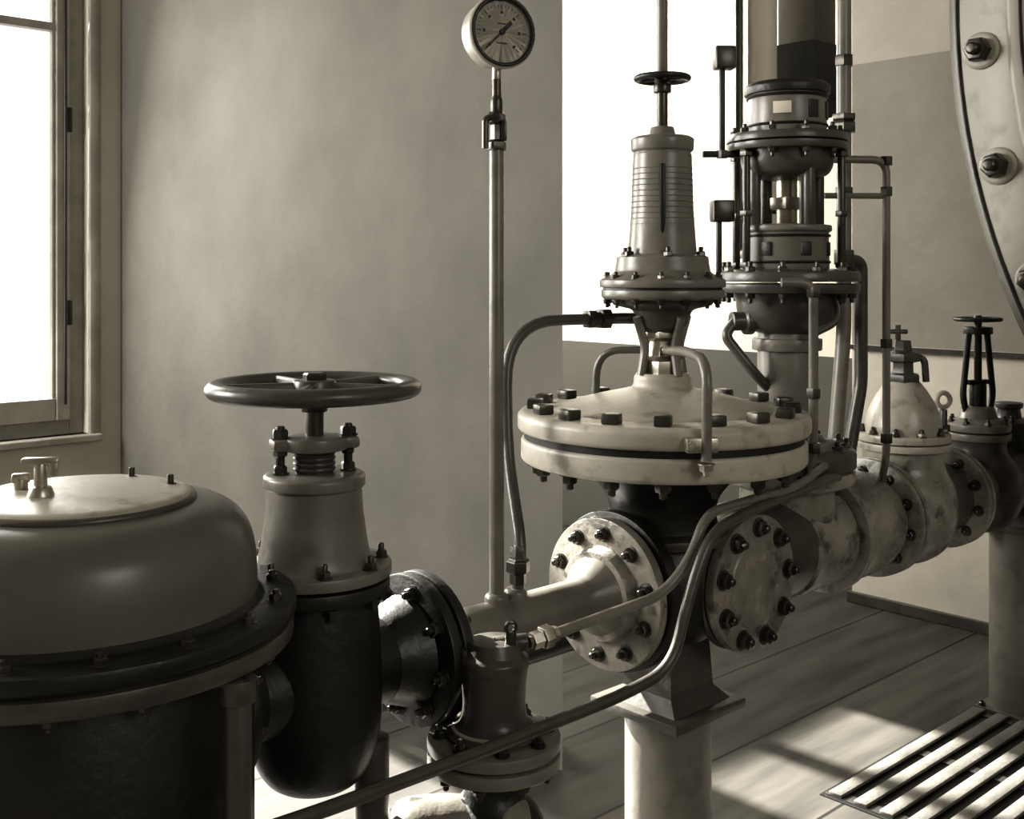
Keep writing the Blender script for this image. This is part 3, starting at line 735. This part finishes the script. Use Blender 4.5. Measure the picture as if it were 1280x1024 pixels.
def window(name,u0,u1,z0,z1,m,mull,trans,fw=0.07):
    bx=[(u0,u0+fw,WV+.06,WV+.15,z0,z1),(u1-fw,u1,WV+.06,WV+.15,z0,z1),(u0+fw,u1-fw,WV+.06,WV+.15,z0,z0+fw),(u0+fw,u1-fw,WV+.06,WV+.15,z1-fw,z1)]
    s=0.075
    edges=[u0+fw]+mull+[u1-fw]
    for a,c in zip(edges[:-1],edges[1:]):
        for q in (a,c-s): bx.append((q+.004,q+s-.004,WV+.035,WV+.10,z0+fw,z1-fw))
        bx.append((a+s,c-s,WV+.04,WV+.095,z0+fw,z0+fw+0.11)); bx.append((a+s,c-s,WV+.04,WV+.095,z1-fw-0.08,z1-fw))
        for t in trans: bx.append((a+s,c-s,WV+.04,WV+.095,t-0.02,t+0.02))
        for q in (a+s,c-s-.014): bx.append((q,q+.014,WV+.05,WV+.085,z0+fw+.11,z1-fw-.08))
    return uvobj(name,bx,m,0.004)
win=window("window_1",*w1[:2],w1[2],w1[3],M_wood,[1.45],[2.70])
def child(p,b):
    o=p.build(None); o.parent=b; o.matrix_parent_inverse=b.matrix_world.inverted(); return o
bpy.context.view_layer.update()
p=Part("window_hinges",M_dark)
for z in (1.30,2.25):
    p.cyl(W(2.155,WV+.030,z-0.06),W(2.155,WV+.030,z+0.06),0.012)
p.cyl(W(2.13,WV+.02,0.85),W(2.13,WV+.02,2.9),0.007)
child(p,win)
p=Part("casing_trim",M_wood)
p.box(W(2.262,WV-.012,1.90),(0.055,0.03,2.46)); child(p,win)
uvobj("trim_2",[(w1[0]-.06,w1[1]+.05,WV-.06,WV+.06,w1[2]-.035,w1[2])],M_wood,0.006)
window("window_3",w3[0],w3[1],w3[2],w3[3],M_wood,[-1.2],[2.2])
bx=[(w2[0],w2[0]+.03,WV+.05,WV+.12,w2[2],w2[3]),(2.95,3.05,WV+.05,WV+.12,w2[2],w2[3]),(w2[1]-.03,w2[1],WV+.05,WV+.12,w2[2],w2[3])]
uvobj("window_2",bx,M_wood)

# ================================================================== LIGHT
wd=bpy.data.worlds.new("daylight"); scene.world=wd; wd.use_nodes=True
bg=wd.node_tree.nodes["Background"]; bg.inputs[0].default_value=(1.0,0.975,0.90,1); bg.inputs[1].default_value=1.5

def area(name,loc,target,sx,sy,power,col=(1,0.975,0.91)):
    l=bpy.data.lights.new(name,'AREA'); l.shape='RECTANGLE'; l.size=sx; l.size_y=sy; l.energy=power; l.color=col
    o=bpy.data.objects.new(name,l); scene.collection.objects.link(o); o.location=loc
    o.rotation_euler=(Vector(target)-Vector(loc)).to_track_quat('-Z','Y').to_euler(); return o
sun=bpy.data.lights.new("sun",'SUN'); sun.energy=42; sun.angle=0.016; sun.color=(1,0.97,0.90)
so=bpy.data.objects.new("sun",sun); scene.collection.objects.link(so)
so.location=W(3,9,5); so.rotation_euler=(-V*1.0-ZA*0.5).to_track_quat('-Z','Y').to_euler()

area("window_light_near",W(-1.5,5.0,2.5),(0,2.2,1.0),1.5,2.0,265)
area("window_light_mid",W(1.35,5.35,2.0),(0,2.2,0.9),1.0,2.0,80)
area("alcove_light",W(3.2,5.2,2.6),W(4.7,3.9,1.6),0.9,1.6,155)
area("rear_fill_light",(2.6,-1.6,3.0),(0.6,2.8,0.9),1.6,1.6,42)  # added soft fill lamp behind the camera, no window there

cam=bpy.data.cameras.new("camera"); co=bpy.data.objects.new("camera",cam); scene.collection.objects.link(co)
co.location=(0,0,1.5); co.rotation_euler=(math.radians(90),0,0)
cam.sensor_width=36; cam.lens=36*1400/1280; cam.shift_y=-172/1280; cam.clip_start=0.05
scene.camera=co
scene.view_settings.view_transform='Standard'
try: scene.view_settings.look='Medium High Contrast'
except Exception as e: print("look",e)
